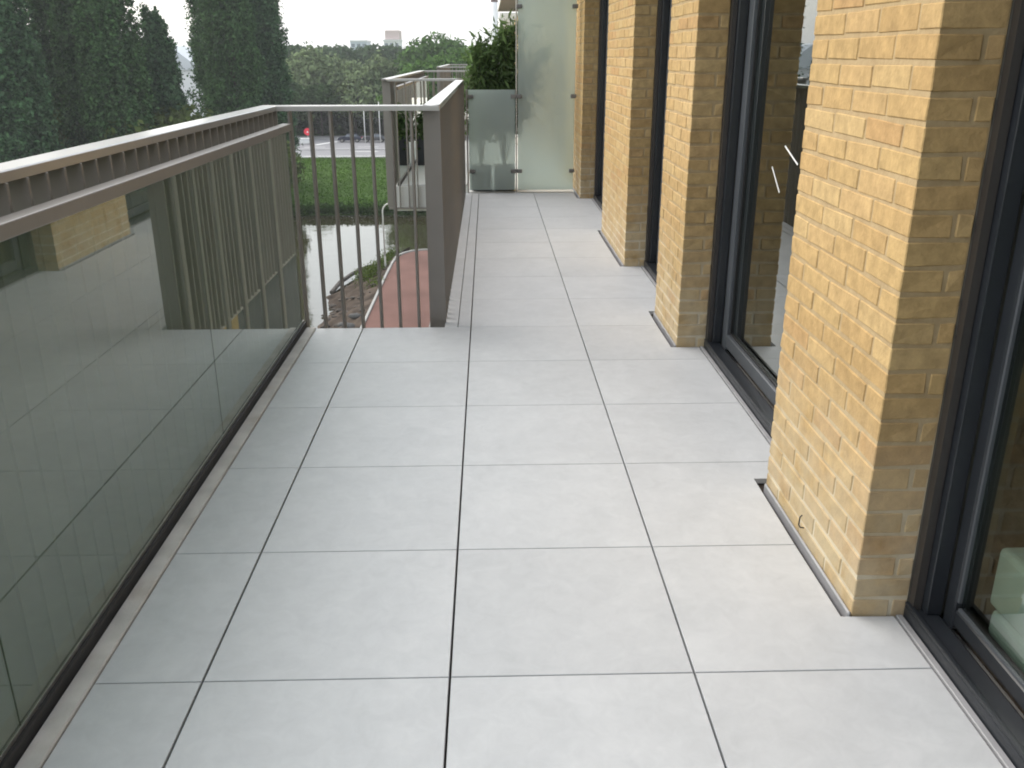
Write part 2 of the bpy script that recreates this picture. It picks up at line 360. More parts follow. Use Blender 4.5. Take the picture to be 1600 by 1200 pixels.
w = MB().tube([(XFACE-.004, 2.415, .052), (XFACE-.016, 2.415, .054), (XFACE-.021, 2.417, .062), (XFACE-.020, 2.416, .090), (XFACE-.014, 2.416, .096)], .0022, 6).build('bent_wire', RUBBER)
w.parent = p1; w.matrix_parent_inverse = Matrix.Translation((-XFACE, -PIERS[1][0], 0))

# ------------------------------------------------------------------ doors and windows between the piers
def opening(name, y0, y1, label, cat, fixed=False, strips=False, ztop=2.6):
    t = empty(name, (XREV, y0, 0), label=label, cat=cat)
    def P(mb, nm, mat, par=None):
        o = mb.build(nm, mat); o.parent = par or t
        o.matrix_parent_inverse = Matrix.Translation((-XREV, -y0, 0)) if par is None else Matrix.Identity(4)
        return o
    x = XREV
    j = MB(); j.box(x, x+.022, y0+.002, y0+.030, .0, ztop); j.box(x, x+.022, y1-.030, y1-.002, 0, ztop); P(j, 'jamb_cover', BROWNALU)
    fm = MB()
    for a, b in ((y0+.002, y0+.055), (y1-.055, y1-.002)): fm.box(x+.024, x+.066, a, b, .036, ztop, .002)
    fm.box(x+.024, x+.066, y0+.057, y1-.057, ztop-.06, ztop, .002)
    P(fm, 'outer_frame', BLACK)
    th = MB()
    th.box(x-.030, x-.012, y0+.004, y1-.004, -.02, .004, .002)
    P(th, 'drain_strip', LEAD)
    th = MB(); th.box(x-.010, x+.064, y0+.001, y1-.001, -.02, .034, .006, 2); th.box(x-.010, x+.004, y0+.003, y1-.003, .0345, .044, .003, 2)
    P(th, 'threshold', BLACK)
    lf = MB(); a, b = y0+.057, y1-.057; xa, xb = x+.050, x+.124; sw = .045 if fixed else .075
    if fixed: xb = x+.098
    lf.box(xa+.018, xb, a, a+sw, .022, ztop-.062, .004); lf.box(xa+.018, xb, b-sw, b, .022, ztop-.062, .004)
    lf.box(xa+.020, xb-.002, a+sw+.001, b-sw-.001, .038, .085 if fixed else .105, .004); lf.box(xa+.020, xb-.002, a+sw+.001, b-sw-.001, ztop-.14, ztop-.064, .004)
    P(lf, 'leaf_frame', BLACK if fixed else ANTH)
    bd = MB(); g = x+(.084 if fixed else .098)
    for q in (a+sw+.0005, b-sw-.0085): bd.box(g-.012, g-.004, q, q+.008, .107, ztop-.142)
    bd.box(g-.012, g-.004, a+sw+.010, b-sw-.010, .086 if fixed else .106, .094 if fixed else .114)
    P(bd, 'glazing_gasket', ANTH if fixed else RUBBER)
    P(MB().box(g-.003, g+.003, a+sw-.001, b-sw+.001, .080 if fixed else .100, ztop-.138), 'pane', DOORGLASS)
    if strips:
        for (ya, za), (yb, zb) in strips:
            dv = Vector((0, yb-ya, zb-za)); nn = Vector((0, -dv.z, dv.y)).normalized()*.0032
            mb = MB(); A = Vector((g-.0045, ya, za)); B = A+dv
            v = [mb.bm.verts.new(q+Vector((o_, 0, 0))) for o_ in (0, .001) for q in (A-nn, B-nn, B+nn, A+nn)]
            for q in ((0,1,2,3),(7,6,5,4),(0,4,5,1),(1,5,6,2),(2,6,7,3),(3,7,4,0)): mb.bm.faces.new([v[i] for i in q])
            P(mb, 'white_strip', WHITEP)  # slim white strip set just in front of the pane
    return t
opening('glass_door', .30, 2.03, 'near glass door in black frame with a white seat showing behind the pane', 'glass door', fixed=True)
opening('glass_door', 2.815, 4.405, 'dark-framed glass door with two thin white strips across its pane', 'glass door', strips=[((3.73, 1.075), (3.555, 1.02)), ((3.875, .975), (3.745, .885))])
opening('slot_window', 5.05, 6.30, 'dark slot of a window between the second and third brick piers', 'window')
opening('slot_window', 7.66, 9.55, 'farthest dark slot window, next to the brick pier at the frosted screen', 'window')

# rooms behind the windows, and the wall over them
rm = empty('interior_room', (2, 4, 0), kind='structure')
def SP(mb, nm, mat, par): return mb.build(nm, mat, par) if par is None else _sp(mb, nm, mat, par)
def _sp(mb, nm, mat, par):
    o = mb.build(nm, mat); o.parent = par; o.matrix_parent_inverse = par.matrix_basis.inverted(); return o
rm.matrix_basis = Matrix.Translation((2, 4, 0))
_sp(MB().box(1.25, 6, -1.1, 11.9, -.04, .0), 'room_floor', INTF, rm)
_sp(MB().box(6, 6.1, -1.1, 11.9, 0, 2.7), 'back_wall', INT, rm)
_sp(MB().box(1.25, 6, -1.2, -1.1, 0, 2.7), 'side_wall', INT, rm)
_sp(MB().box(1.25, 6, 11.9, 12.0, 0, 2.7), 'side_wall', INT, rm)
_sp(MB().box(1.25, 5.99, 4.6, 4.7, 0.001, 2.69), 'partition_wall', INT, rm)
_sp(MB().box(1.25, 6, -1.1, 11.9, 2.7, 2.8), 'room_ceiling', WHITEP, rm)
for a, b in PIERS[:-1]:
    _sp(MB().box(XREV+.001, XREV+.20, a+.002, b-.002, 0, 2.69), 'inner_wall', INT, rm)
lint = MB().box(XFACE, XREV+.2, -1.2, 10.5, 2.622, 2.86)
lint.build('facade_lintel', CONC, kind='structure')

# seat and cushion just behind the near door
st = empty('upholstered_seat', (1.5, 1.4, 0), label='white upholstered seat standing right behind the near door pane', cat='seat')
st.matrix_basis = Matrix.Translation((1.5, 1.4, 0))
_sp(MB().box(1.255, 1.80, .95, 1.895, .035, .115, .02, 3), 'base', WHITEF, st)
_sp(MB().box(1.252, 1.81, .94, 1.905, .118, .285, .016, 3), 'cushion', WHITEF, st)
for xx in (1.32, 1.74):
    for yy in (1.0, 1.80): _sp(MB().box(xx-.02, xx+.02, yy-.02, yy+.02, 0, .036), 'leg', BLACK, st)
fu = MB(); bmesh.ops.create_icosphere(fu.bm, subdivisions=5, radius=1)
for v in fu.bm.verts:
    n_ = noise.noise(v.co*3)*.12+noise.noise(v.co*9)*.07+noise.noise(v.co*26)*.05
    v.co = Vector((1.55+v.co.x*(.17+n_*.2), 2.20+v.co.y*(.22+n_*.3), .262+v.co.z*(.25+n_*.22)))
fu.build('fur_pouf', FUR, None, True, label='mottled grey-brown furry pouf indoors beside the white seat', cat='pouf')

# ------------------------------------------------------------------ railings
BALX = MB().box(-.046, .046, -.006, .0055, -.24, 1.156, .0015).mesh('baluster', TAUPE)   # deep in X, set along Y
BALY = MB().box(-.0065, .0065, -.030, .030, -.24, 1.156, .0015).mesh('baluster', TAUPE)
def railing(runs, label, group=None, loc=(0, 0, 0)):
    t = empty('balcony_railing', loc, label=label, cat='railing', group=group)
    inv = Matrix.Translation(Vector(loc)).inverted(); t.matrix_basis = inv.inverted()
    for kind, a0, a1, c, ends in runs:
        hw = .044
        if kind == 'y':      # along Y at x = c
            mb = MB()
            p = [(c-hw, a0), (c+hw, a0), (c+hw, a1), (c-hw, a1)]
            if ends == 'U1': p = [(c-hw, a0), (c+hw, a0), (c+hw, a1-hw), (c-hw, a1+hw)]
            if ends == 'U2': p = [(c-hw, a0-hw), (c+hw, a0+hw), (c+hw, a1), (c-hw, a1)]
            if ends == 'W': p = [(c-hw, a0-hw), (c+hw, a0+hw), (c+hw, a1-hw), (c-hw, a1+hw)]
            mb.prism(p, 1.157, 1.183, .003)
            n = int(round((a1-a0)/.1)); st_ = (a1-a0)/n
            for i in range(n+1):
                y_ = a0+.03+i*(a1-a0-.06)/n
                o = link('baluster', BALX, t, Vector((c, y_, 0))-Vector(loc))
            lo = MB().box(c-.03, c+.03, a0, a1, -.262, -.242)
        else:
            mb = MB(); p = [(a0+hw, c-hw), (a1+hw, c-hw), (a1-hw, c+hw), (a0-hw, c+hw)]
            if ends == 'F': p = [(a0+hw, c+hw), (a1+hw, c+hw), (a1-hw, c-hw), (a0-hw, c-hw)]; p = p[::-1]
            p = [(a0+hw, c-hw), (a1-hw, c-hw), (a1+hw, c+hw), (a0-hw, c+hw)] if ends == 'N' else [(a0-hw, c+hw), (a0+hw, c-hw), (a1+hw-.0, c-hw), (a1-hw, c+hw)][::1] if ends == 'S' else p
            mb.prism(p, 1.157, 1.183, .003)
            n = int(round((a1-a0)/.1))
            for i in range(1, n):
                link('baluster', BALY, t, Vector((a0+i*(a1-a0)/n, c, 0))-Vector(loc))
            lo = MB().box(a0+.03, a1-.03, c-.02, c+.02, -.262, -.242)
        for mm, nm, mt in ((mb, 'handrail', RAILTOP), (lo, 'bottom_rail', TAUPE)):
            o = mm.build(nm, mt); o.parent = t; o.matrix_parent_inverse = inv
    return t
XO, XI = -1.135, -.295
railing([('y', -1.2, 4.875, XO, 'U1'), ('x', XO, XI, 4.875, 'S'), ('y', 4.875, 9.95, XI, 'U2')],
        'taupe flat-bar railing around the near balcony, stepping in to the right', loc=(XO, 4.875, 0))
GRP = 'railings of the neighbouring balconies beyond the screen'
railing([('x', XO, XI, 10.55, 'N'), ('y', 10.55, 16.4, XO, 'W'), ('x', XO, XI, 16.4, 'S'), ('y', 16.4, 21.6, XI, 'U2')],
        'taupe railing of the next balcony, jutting out just beyond the frosted screen', GRP, (XO, 10.55, 0))
railing([('x', XO, XI, 22.1, 'N'), ('y', 22.1, 28, XO, 'W'), ('x', XO, XI, 28, 'S')],
        'farthest small taupe railing seen over the neighbouring one', GRP, (XO, 22.1, 0))

# glass windscreen inside the left railing
def windscreen(y0, joints, label, x=XG):
    t = empty('glass_windscreen', (x, y0, 0), label=label, cat='glass screen', group='glass windscreens inside the railings'); t.matrix_basis = Matrix.Translation((x, y0, 0))
    y1 = joints[-1]
    _sp(MB().box(x-.016, x+.034, y0, y1, 1.062, 1.098, .004, 2), 'top_rail', TAUPE, t)
    _sp(MB().box(x-.014, x+.022, y0, y1+.03, -.03, .034, .003), 'gasket_channel', RUBBER, t)
    _sp(MB().box(x+.0055, x+.0085, y0, y1+.03, .0345, .044), 'channel_lip', STEEL, t)
    a = y0
    for b in joints:
        _sp(MB().box(x-.005, x+.005, a+.003, b-.003, .0345, 1.0615), 'glass_pane', RAILGLASS, t); a = b
    return t
windscreen(-1.2, [.0, 1.61, 3.22, 4.80], 'long greenish glass windscreen with taupe top rail inside the near railing')
windscreen(10.62, [12.2, 13.8, 16.2], 'small glass windscreen inside the neighbouring jutting railing')

# ------------------------------------------------------------------ frosted privacy screen at the end
sc_ = empty('privacy_screen', (.31, 10.0, 0), label='frosted glass privacy screen of one low and one tall panel at the balcony end', cat='privacy screen')
sc_.matrix_basis = Matrix.Translation((.31, 10, 0))
_sp(MB().box(-.208, .292, 9.995, 10.005, .032, 1.083, .001), 'low_frosted_panel', FROST, sc_)
_sp(MB().box(.322, .930, 9.995, 10.005, .032, 2.50, .001), 'tall_frosted_panel', FROST, sc_)
_sp(MB().box(.300, .314, 10.012, 10.05, .006, 2.50, .002), 'post', STEEL, sc_)
_sp(MB().box(-.232, -.216, 9.985, 10.02, .001, 1.083, .002), 'post', TAUPE, sc_)
_sp(MB().box(.262, .352, 9.975, 10.07, .0005, .006, .002), 'base_plate', STEEL, sc_)
for x, z in ((-.185, 1.015), (-.175, .235), (.275, 1.015), (.335, 1.015), (.275, .235), (.338, .235), (.915, 1.015), (.912, .235), (.335, 1.9), (.915, 1.9)):
    mb = MB(); mb.box(x-.030, x+.030, 9.972, 9.9945, z-.020, z+.020, .007, 2); mb.box(x-.030, x+.030, 10.0055, 10.024, z-.020, z+.020, .007, 2)
    _sp(mb, 'glass_clamp', CLAMP, sc_)

# ------------------------------------------------------------------ foliage makers
def leaf_cloud(name, pts, size, mat, seed, aspect=1.0, up=0.0, outward=None):
    """many leaf-sized quads at pts (N x 3); returns a mesh"""
    rg = np.random.default_rng(seed); n = len(pts)
    nrm = rg.normal(size=(n, 3))
    if outward is not None: nrm = nrm*.8+outward
    nrm[:, 2] += up
    nrm /= np.linalg.norm(nrm, axis=1)[:, None]
    a = np.cross(nrm, rg.normal(size=(n, 3))); a /= np.linalg.norm(a, axis=1)[:, None]+1e-9
    b = np.cross(nrm, a)
    s = (size*(.6+.8*rg.random(n)))[:, None]
    a = a*s*aspect; b = b*s
    # pointed leaf: four corners of a kite, slightly folded
    fold = nrm*s*.25
    V = np.empty((n, 4, 3)); V[:, 0] = pts-a; V[:, 1] = pts-b*.55+fold; V[:, 2] = pts+a; V[:, 3] = pts+b*.55+fold
    me = bpy.data.meshes.new(name); me.vertices.add(4*n); me.vertices.foreach_set('co', V.reshape(-1).astype(np.float32))
    me.loops.add(4*n); me.loops.foreach_set('vertex_index', np.arange(4*n, dtype=np.int32))
    me.polygons.add(n); me.polygons.foreach_set('loop_start', np.arange(0, 4*n, 4, dtype=np.int32)); me.polygons.foreach_set('loop_total', np.full(n, 4, dtype=np.int32))
    me.update(calc_edges=True); me.materials.append(mat)
    return me
def poplar_pts(h, w, n, seed):
    """columnar crown of many upswept plumes, widest low down"""
    rg = np.random.default_rng(seed); P = []; O = []
    nb = 150
    for k in range(nb):
        z0 = h*(.02+.82*rg.random()**.9); th = rg.random()*2*math.pi
        env = w*(1.0-.80*(z0/h)**1.7)*(.72+.38*rg.random())
        ln = h*(.10+.12*rg.random())
        c = n//nb; t = rg.random(c)
        rr = env*(.25+.75*np.sqrt(t))*(.8+.25*rg.random())
        base = np.stack([np.cos(th)*rr, np.sin(th)*rr, z0+ln*t], 1)
        sp = (.55*(1-t)+.20)*w*.32
        base += rg.normal(size=(c, 3))*sp[:, None]*np.array([1, 1, 1.3])
        P.append(base); O.append(np.tile([np.cos(th)*.7, np.sin(th)*.7, .3], (c, 1)))
    c = n//8; t = rg.random(c); th = rg.random(c)*6.283; rr = w*.3*(1-t)*rg.random(c)
    P.append(np.stack([np.cos(th)*rr, np.sin(th)*rr, h*(.6+.4*t)], 1)); O.append(np.tile([0, 0, .4], (c, 1)))
    return np.concatenate(P), np.concatenate(O)
def round_pts(h, w, n, seed, nl=26, low=.25, droop=0.0):
    """crown of clumps round an uneven dome"""
    rg = np.random.default_rng(seed); P = []; O = []
    for k in range(nl):
        v = rg.normal(size=3); v /= np.linalg.norm(v); v[2] = abs(v[2])*1.0-.25
        rad = .62+.38*rg.random()
        c0 = np.array([v[0]*w*rad, v[1]*w*rad, h*(low+(1-low)*(.42+.5*v[2]*rad))])
        cr = w*(.24+.20*rg.random()); c = n//nl
        d = rg.normal(size=(c, 3)); d /= np.linalg.norm(d, axis=1)[:, None]
        rr = cr*(.55+.45*rg.random(c)**.5)
        q = c0+d*rr[:, None]*np.array([1, 1, .85])
        q[:, 2] -= droop*np.abs(rg.normal(size=c))*(np.linalg.norm(d[:, :2], axis=1))
        sub = rg.normal(size=(c, 3))*cr*.10
        P.append(q+sub); O.append(d*1.1)
    return np.concatenate(P), np.concatenate(O)
BARK = pm('bark', (.055, .045, .035), .95, 0, .3, 6, .6, 20)
def trunk_mesh(h, r0, limbs, seed, spread):
    rg = random.Random(seed); mb = MB()
    mb.tube([(0, 0, -.4), (rg.uniform(-.1, .1), rg.uniform(-.1, .1), h*.35), (rg.uniform(-.3, .3), rg.uniform(-.3, .3), h*.8)], r0, 8, r0*.35)
    for k in range(limbs):
        th = rg.random()*6.283; z = h*rg.uniform(.22, .55); l = spread*rg.uniform(.5, .9)
        mb.tube([(0, 0, z), (math.cos(th)*l*.5, math.sin(th)*l*.5, z+l*.45), (math.cos(th)*l, math.sin(th)*l, z+l*.8)], r0*.4, 6, r0*.1)
    return mb.mesh('trunk', BARK, True)
L_POP = leaf_mat('poplar_leaf', (.062, .122, .056), .55); L_POP2 = leaf_mat('poplar_leaf_bluish', (.062, .122, .068), .55)
L_WIL = leaf_mat('willow_leaf', (.145, .195, .108), .38); L_GRN = leaf_mat('green_leaf', (.078, .145, .048), .38)
L_DRK = leaf_mat('dark_leaf', (.046, .085, .034)); L_OLV = leaf_mat('olive_leaf', (.076, .105, .036)); L_FAR = leaf_mat('far_leaf', (.062, .100, .055), .25)

PV = []
for i, (h, w, mt) in enumerate(((30, 3.5, L_POP), (28, 3.2, L_POP2), (31, 3.8, L_POP), (19, 2.6, L_POP2))):
    p, o = poplar_pts(h, w, 44000, 10+i); PV.append((leaf_cloud('crown', p, .19, mt, i, 1.0, .1, o), trunk_mesh(h, .5, 5, i, 2.5)))
def place_tree(name, var, loc, label, group, s=1.0, rz=0, cat='tree', sz=None):
    t = empty(name, loc, label=label, cat=cat, group=group); t.rotation_euler.z = rz; t.scale = (s, s, sz or s)
    link('crown', var[0], t); link('trunk', var[1], t)
    return t
G_POP = 'tall poplars across the water'
for i, (x, y, v, s, sz, lab) in enumerate((
    (-49.5, 94, 2, .95, 1, 'tall dark poplar cut by the left edge of the photo, beyond the railing'),
    (-45.6, 102, 2, 1.0, 1, 'tall dark poplar standing behind and between the two leftmost ones'),
    (-44.2, 89, 1, 1.05, 1, 'leftmost full poplar of the tall left clump, its broad skirt over the railing'),
    (-40.4, 98, 2, 1.0, 1, 'tall dark poplar in the middle of the left clump, second from the left'),
    (-36.6, 94, 0, 1.0, 1, 'tall dark poplar with a smooth right flank, third in the left clump'),
    (-34.6, 101, 3, 1.0, 1, 'short pointed poplar at the right end of the left clump, beside the gap of sky'),
    (-32.0, 113, 0, .95, 1, 'left poplar of the middle pair-like clump, right of the gap of sky'),
    (-28.8, 108, 2, .92, 1, 'front poplar of the middle clump, widest at its foot'),
    (-27.2, 117, 1, .98, 1, 'right poplar of the middle clump, bluish and ragged against the white sky'))):
    place_tree('poplar_tree', PV[v], (x, y, -13.6), lab, G_POP, s, i*1.3, 'poplar tree', sz)

def rv(h, w, n, seed, mt, leaf=.42, **k):
    p, o = round_pts(h, w, n, seed, **k); return (leaf_cloud('crown', p, leaf, mt, seed, 1, .15, o), trunk_mesh(h, .35, 5, seed, w*.7))
V_W = [rv(14, 6, 11000, 31, L_WIL, .40, nl=34, low=.12, droop=.8), rv(15, 7, 11000, 32, L_WIL, .40, nl=38, low=.12, droop=.8)]
V_G = [rv(18, 7.5, 11000, 33, L_GRN, .42, nl=36, low=.15), rv(17, 8, 11000, 34, L_GRN, .42, nl=36, low=.2)]
V_D = [rv(17, 6.5, 9000, 35, L_DRK, .42, nl=30, low=.2), rv(14, 6, 8000, 36, L_OLV, .40, nl=30, low=.15)]
V_F = [rv(19, 8, 8000, 37, L_FAR, .55, nl=30, low=.2)]
V_B = [rv(7, 4.5, 7000, 38, L_OLV, .28, nl=30, low=.05), rv(6, 4, 6000, 39, L_DRK, .28, nl=26, low=.05)]
GW = 'grey-green willows beyond the road'; GG = 'green trees behind the neighbouring railing'; GF = 'far trees along the skyline'; GD = 'dark trees lining the far side of the road'; GB = 'bushes between the poplars'
trees = [
 ('willow_tree', V_W[0], (-34.0, 186, -13), 'pale grey-green willow rising just right of the middle poplar clump', GW, 1.22),
 ('willow_tree', V_W[1], (-29.5, 190, -13), 'broad pale willow below the small bluish tower block', GW, 1.08),
 ('willow_tree', V_W[0], (-21.0, 180, -13), 'pale willow below the white building with the pinkish top', GW, 1.10),
 ('willow_tree', V_W[1], (-37.0, 180, -13), 'lower willow in front, directly above the corner of the near handrail', GW, .80),
 ('willow_tree', V_W[1], (-15.5, 178, -13), 'willow at the right of the row, left of the green tree mass', GW, .82),
 ('broad_tree', V_G[0], (-7.4, 133, -13.2), 'large fresh-green tree above the left post of the neighbouring railing', GG, .90),
 ('broad_tree', V_G[1], (-.6, 135, -13.2), 'large fresh-green tree left of the potted shrub top', GG, 1.0),
 ('broad_tree', V_G[0], (-8.0, 179, -13), 'large green tree farther back between the two nearer green trees', GG, 1.12),
 ('broad_tree', V_G[1], (11.0, 194, -13), 'large green tree behind the frosted panel', GG, 1.1),
 ('broad_tree', V_D[0], (-31.5, 177, -13), 'dark tree beside the red round sign', GD, .62),
 ('broad_tree', V_D[1], (-25.5, 180, -13), 'olive-tinted small tree above the left dark car', GD, .74),
 ('broad_tree', V_D[0], (-20.0, 178, -13), 'dark tree between the two lamp posts', GD, .66),
 ('broad_tree', V_D[1], (-14.0, 176, -13), 'olive-tinted tree at the left foot of the neighbouring railing', GD, .84),
 ('broad_tree', V_D[0], (-38.0, 172, -13), 'dark tree behind the far end of the near handrail', GD, .72),
 ('broad_tree', V_D[1], (-7.5, 176, -13), 'olive-tinted tree seen through the neighbouring railing', GD, .8),
 ('skyline_tree', V_F[0], (-50.0, 236, -13), 'far tree on the skyline touching the middle poplar clump', GF, 1.0),
 ('skyline_tree', V_F[0], (-41.5, 246, -13), 'far rounded tree on the skyline, left of the bluish tower', GF, .96),
 ('skyline_tree', V_F[0], (-38.5, 250, -13), 'far rounded dark tree on the skyline touching the bluish tower', GF, .98),
 ('skyline_tree', V_F[0], (-28.5, 250, -13), 'far tree on the skyline between tower and white building', GF, 1.0),
 ('skyline_tree', V_F[0], (-20.0, 246, -13), 'far tree on the skyline in front of the white building', GF, .98),
 ('bush', V_B[0], (-33.6, 97, -13.4), 'olive bush below the gap between the two poplar clumps', GB, 1.5),
 ('bush', V_B[1], (-29.4, 95, -13.4), 'dark bush at the foot of the middle poplar clump', GB, 1.35),
 ('bush', V_B[1], (-46.8, 104, -13.4), 'dark bush low behind the leftmost poplars', GB, 1.6),
 ('bush', V_B[0], (-41.5, 104, -13.4), 'olive bush low between the poplars of the left clump', GB, 1.6),
 ('bush', V_B[1], (-37.6, 103, -13.4), 'dark bush low at the right foot of the left clump', GB, 1.4),
 ('bush', V_B[0], (-26.4, 101, -13.4), 'olive bush at the right foot of the middle poplar clump', GB, 1.1),
]
for i, (nm, v, loc, lab, g, s) in enumerate(trees): place_tree(nm, v, loc, lab, g, s, i*2.1, 'bush' if nm == 'bush' else 'tree')
# the wood that closes the horizon, one mass
rg = np.random.default_rng(5); P = []; O = []
for k in range(170):
    x = rg.uniform(-320, 240); y = rg.uniform(270, 330); hh = rg.uniform(13, 18.5); c = 130
    d_ = rg.normal(size=(c, 3)); d_ /= np.linalg.norm(d_, axis=1)[:, None]
    P.append(np.array([x, y, -13+hh*.55])+d_*np.array([6.5, 5, hh*.45])*(.7+.3*rg.random((c, 1)))); O.append(d_)
link('woodland', leaf_cloud('woodland', np.concatenate(P), 1.3, L_FAR, 5, 1, .1, np.concatenate(O)))['kind'] = 'stuff'
# undergrowth along the far side of the road
P = []
for k in range(230):
    x = rg.uniform(-75, 10); y = rg.uniform(183, 190); hh = rg.uniform(1.5, 4.5)
    if -27 < x < -17 and hh > 2.4: continue
    P.append(np.array([x, y, -13+hh*.5])+rg.normal(size=(110, 3))*np.array([.9, .8, hh*.28]))
link('undergrowth', leaf_cloud('undergrowth', np.concatenate(P), .34, L_DRK, 6, 1, .1))['kind'] = 'stuff'

# ------------------------------------------------------------------ land and water
def smooth(t): t = np.clip(t, 0, 1); return t*t*(3-2*t)
xs = np.concatenate([np.linspace(-1500, -90, 14)[:-1], np.linspace(-90, 60, 101), np.linspace(60, 1500, 14)[1:]])
ys = np.concatenate([np.linspace(-300, -20, 5)[:-1], np.linspace(-20, 200, 111), np.linspace(200, 2500, 16)[1:]])
X, Y = np.meshgrid(xs, ys)
rng0 = np.random.default_rng(2)
far = smooth((Y-97)/42)*1.45+smooth((Y-93)/4)*1.25
left = smooth((-23-X)/6+np.sin(Y*.15)*.3)*2.3
Z = -15.7+np.maximum(far, left)
Z = np.minimum(Z, -13.10)
near = (X > -7.0) & (Y < 69); Z = np.where(near, -13.1, Z)
me = bpy.data.meshes.new('ground'); ny, nx = X.shape
idx = np.arange(nx*ny).reshape(ny, nx)
F_ = np.stack([idx[:-1, :-1], idx[:-1, 1:], idx[1:, 1:], idx[1:, :-1]], -1).reshape(-1, 4)
me.from_pydata(np.stack([X, Y, Z], -1).reshape(-1, 3).tolist(), [], F_.tolist())
me.polygons.foreach_set('use_smooth', [True]*len(me.polygons))
GRASS = pm('grass', (.046, .100, .009), .9, 0, .22, .35, .8, 6, .2, 8)
me.materials.append(GRASS); link('ground', me)['kind'] = 'structure'
MB().box(-60, 300, -60, 108, -14.62, -14.60).build('river', water_mat(), kind='structure')
# tall grass fringe on the far shore
P = []; rg = np.random.default_rng(9)
n = 15000; xx = rg.uniform(-34, 8, n); yy = 95.6+rg.gamma(1.5, .8, n); P = np.stack([xx, yy, -14.6+.25+rg.random(n)*.75], 1)
link('shore_grass', leaf_cloud('shore_grass', P, .20, leaf_mat('shore_leaf', (.030, .062, .014)), 4, .5, 0))['kind'] = 'stuff'
n = 60000; xx = rg.uniform(-38, 12, n); yy = rg.uniform(97, 141, n); zz = -15.7+np.maximum(0, smooth((yy-97)/42)*1.45+smooth((yy-93)/4)*1.25)
P = np.stack([xx, yy, np.minimum(zz, -13.1)+.05+.10*rg.random(n)], 1)
link('lawn_grass', leaf_cloud('lawn_grass', P, .13, leaf_mat('lawn_leaf', (.050, .112, .008), .3), 8, .5, 0))['kind'] = 'stuff'

# road beyond the grass
ROAD = pm('road_asphalt', (.185, .185, .195), .85, 0, .08, .3); PAVE = pm('pale_pavement', (.30, .30, .305), .85, 0, .08, .5); MARK = pm('road_paint', (.75, .75, .73), .7, 0, .05, 1)
road = MB().box(-300, 300, 141, 174, -13.3, -13.04).build('road', ROAD, kind='structure')
MB().box(-300, 300, 139.2, 140.9, -13.3, -12.95).build('pavement', PAVE, kind='structure')
MB().box(-300, 300, 174.1, 178, -13.3, -12.95).build('pavement', PAVE, kind='structure')
mk = MB()
for k in range(-30, 20): mk.box(k*9-4, k*9-.5, 156.0, 156.25, -13.035, -13.03)
mk.box(-300, 300, 141.6, 141.85, -13.035, -13.03); mk.box(-300, 300, 172.6, 172.85, -13.035, -13.03)
mk.build('lane_markings', MARK, road)
for x in (-21.5, -13.5):
    MB().prism([(x, 148.2), (x+2.6, 148.2), (x+2.6, 147.8), (x+4.0, 148.4), (x+2.6, 149.0), (x+2.6, 148.6), (x, 148.6)], -13.036, -13.031).build('arrow_marking', MARK, road)
MB().prism([(-30.2, 160.0), (-29.4, 160.0), (-26.8, 166.5), (-27.6, 166.5)], -13.036, -13.031).build('stripe_marking', MARK, road)
MB().box(-300, 300, 151.0, 152.0, -13.035, -12.93).build('median_kerb', PAVE, road)

# cycle path, kerb and bank below the balcony
outer = [(-7.15, -30), (-7.15, 62.0), (-7.1, 65.5), (-6.95, 67.4), (-6.6, 68.7), (-6.0, 69.5), (-5.2, 69.9), (6, 70.0)]
inner = [(6, 66.2), (-2.6, 66.0), (-3.1, 65.4), (-3.3, 64.4), (-3.3, -30)]
RED = pm('red_asphalt', (.138, .078, .065), .9, 0, .22, .3, .2, 12, spec=.12)
MB().prism(outer+inner, -13.06, -12.99).build('cycle_path', RED, kind='structure')
kb = []; 
for (x, y) in outer: kb.append((x, y))
ok = [(x-.02, y) for x, y in outer[:3]]+[(-7.0, 67.45), (-6.64, 68.75), (-6.02, 69.58), (-5.2, 69.98), (6, 70.08)]
ok2 = [(x-.16, y) for x, y in outer[:3]]+[(-7.15, 67.5), (-6.77, 68.85), (-6.1, 69.72), (-5.2, 70.14), (6, 70.24)]
MB().prism(ok[::-1]+ok2, -13.2, -12.90).build('kerb', pm('pale_kerb', (.27, .27, .255), .8, 0, .1, 2), kind='structure')
# earth bank with rubble between the kerb and the water
EARTH = pm('bank_earth', (.058, .046, .037), .95, 0, .6, 1.1, .9, 3, .05, 8)
prof = []
ys_ = np.arange(-30, 71.6, .5); me = bpy.data.meshes.new('earth_bank'); vs = []; fs = []
M_ = 14
for i, y in enumerate(ys_):
    xe = -11.2 if y < 62 else -11.2+((y-62)/9)**1.6*3.4
    xk = -7.22 if y < 65 else -7.22+max(0, (y-66.5)/5)**2*.9
    xe = min(xe+math.sin(y*.9)*.25+math.sin(y*.37)*.35, xk-.25)
    for k in range(M_):
        t = k/(M_-1); x = xk+(xe-xk)*t
        z = -12.98-1.75*t**1.15+(noise.noise(Vector((x*.9, y*.9, 0)))*.28+noise.noise(Vector((x*2.7, y*2.7, 4)))*.13)*min(1, 4*t)
        vs.append((x, y, z))
    if i:
        for k in range(M_-1): a = (i-1)*M_+k; fs.append((a, a+1, a+M_+1, a+M_))
me.from_pydata(vs, [], fs); me.polygons.foreach_set('use_smooth', [True]*len(fs)); me.materials.append(EARTH)
link('earth_bank', me)['kind'] = 'structure'
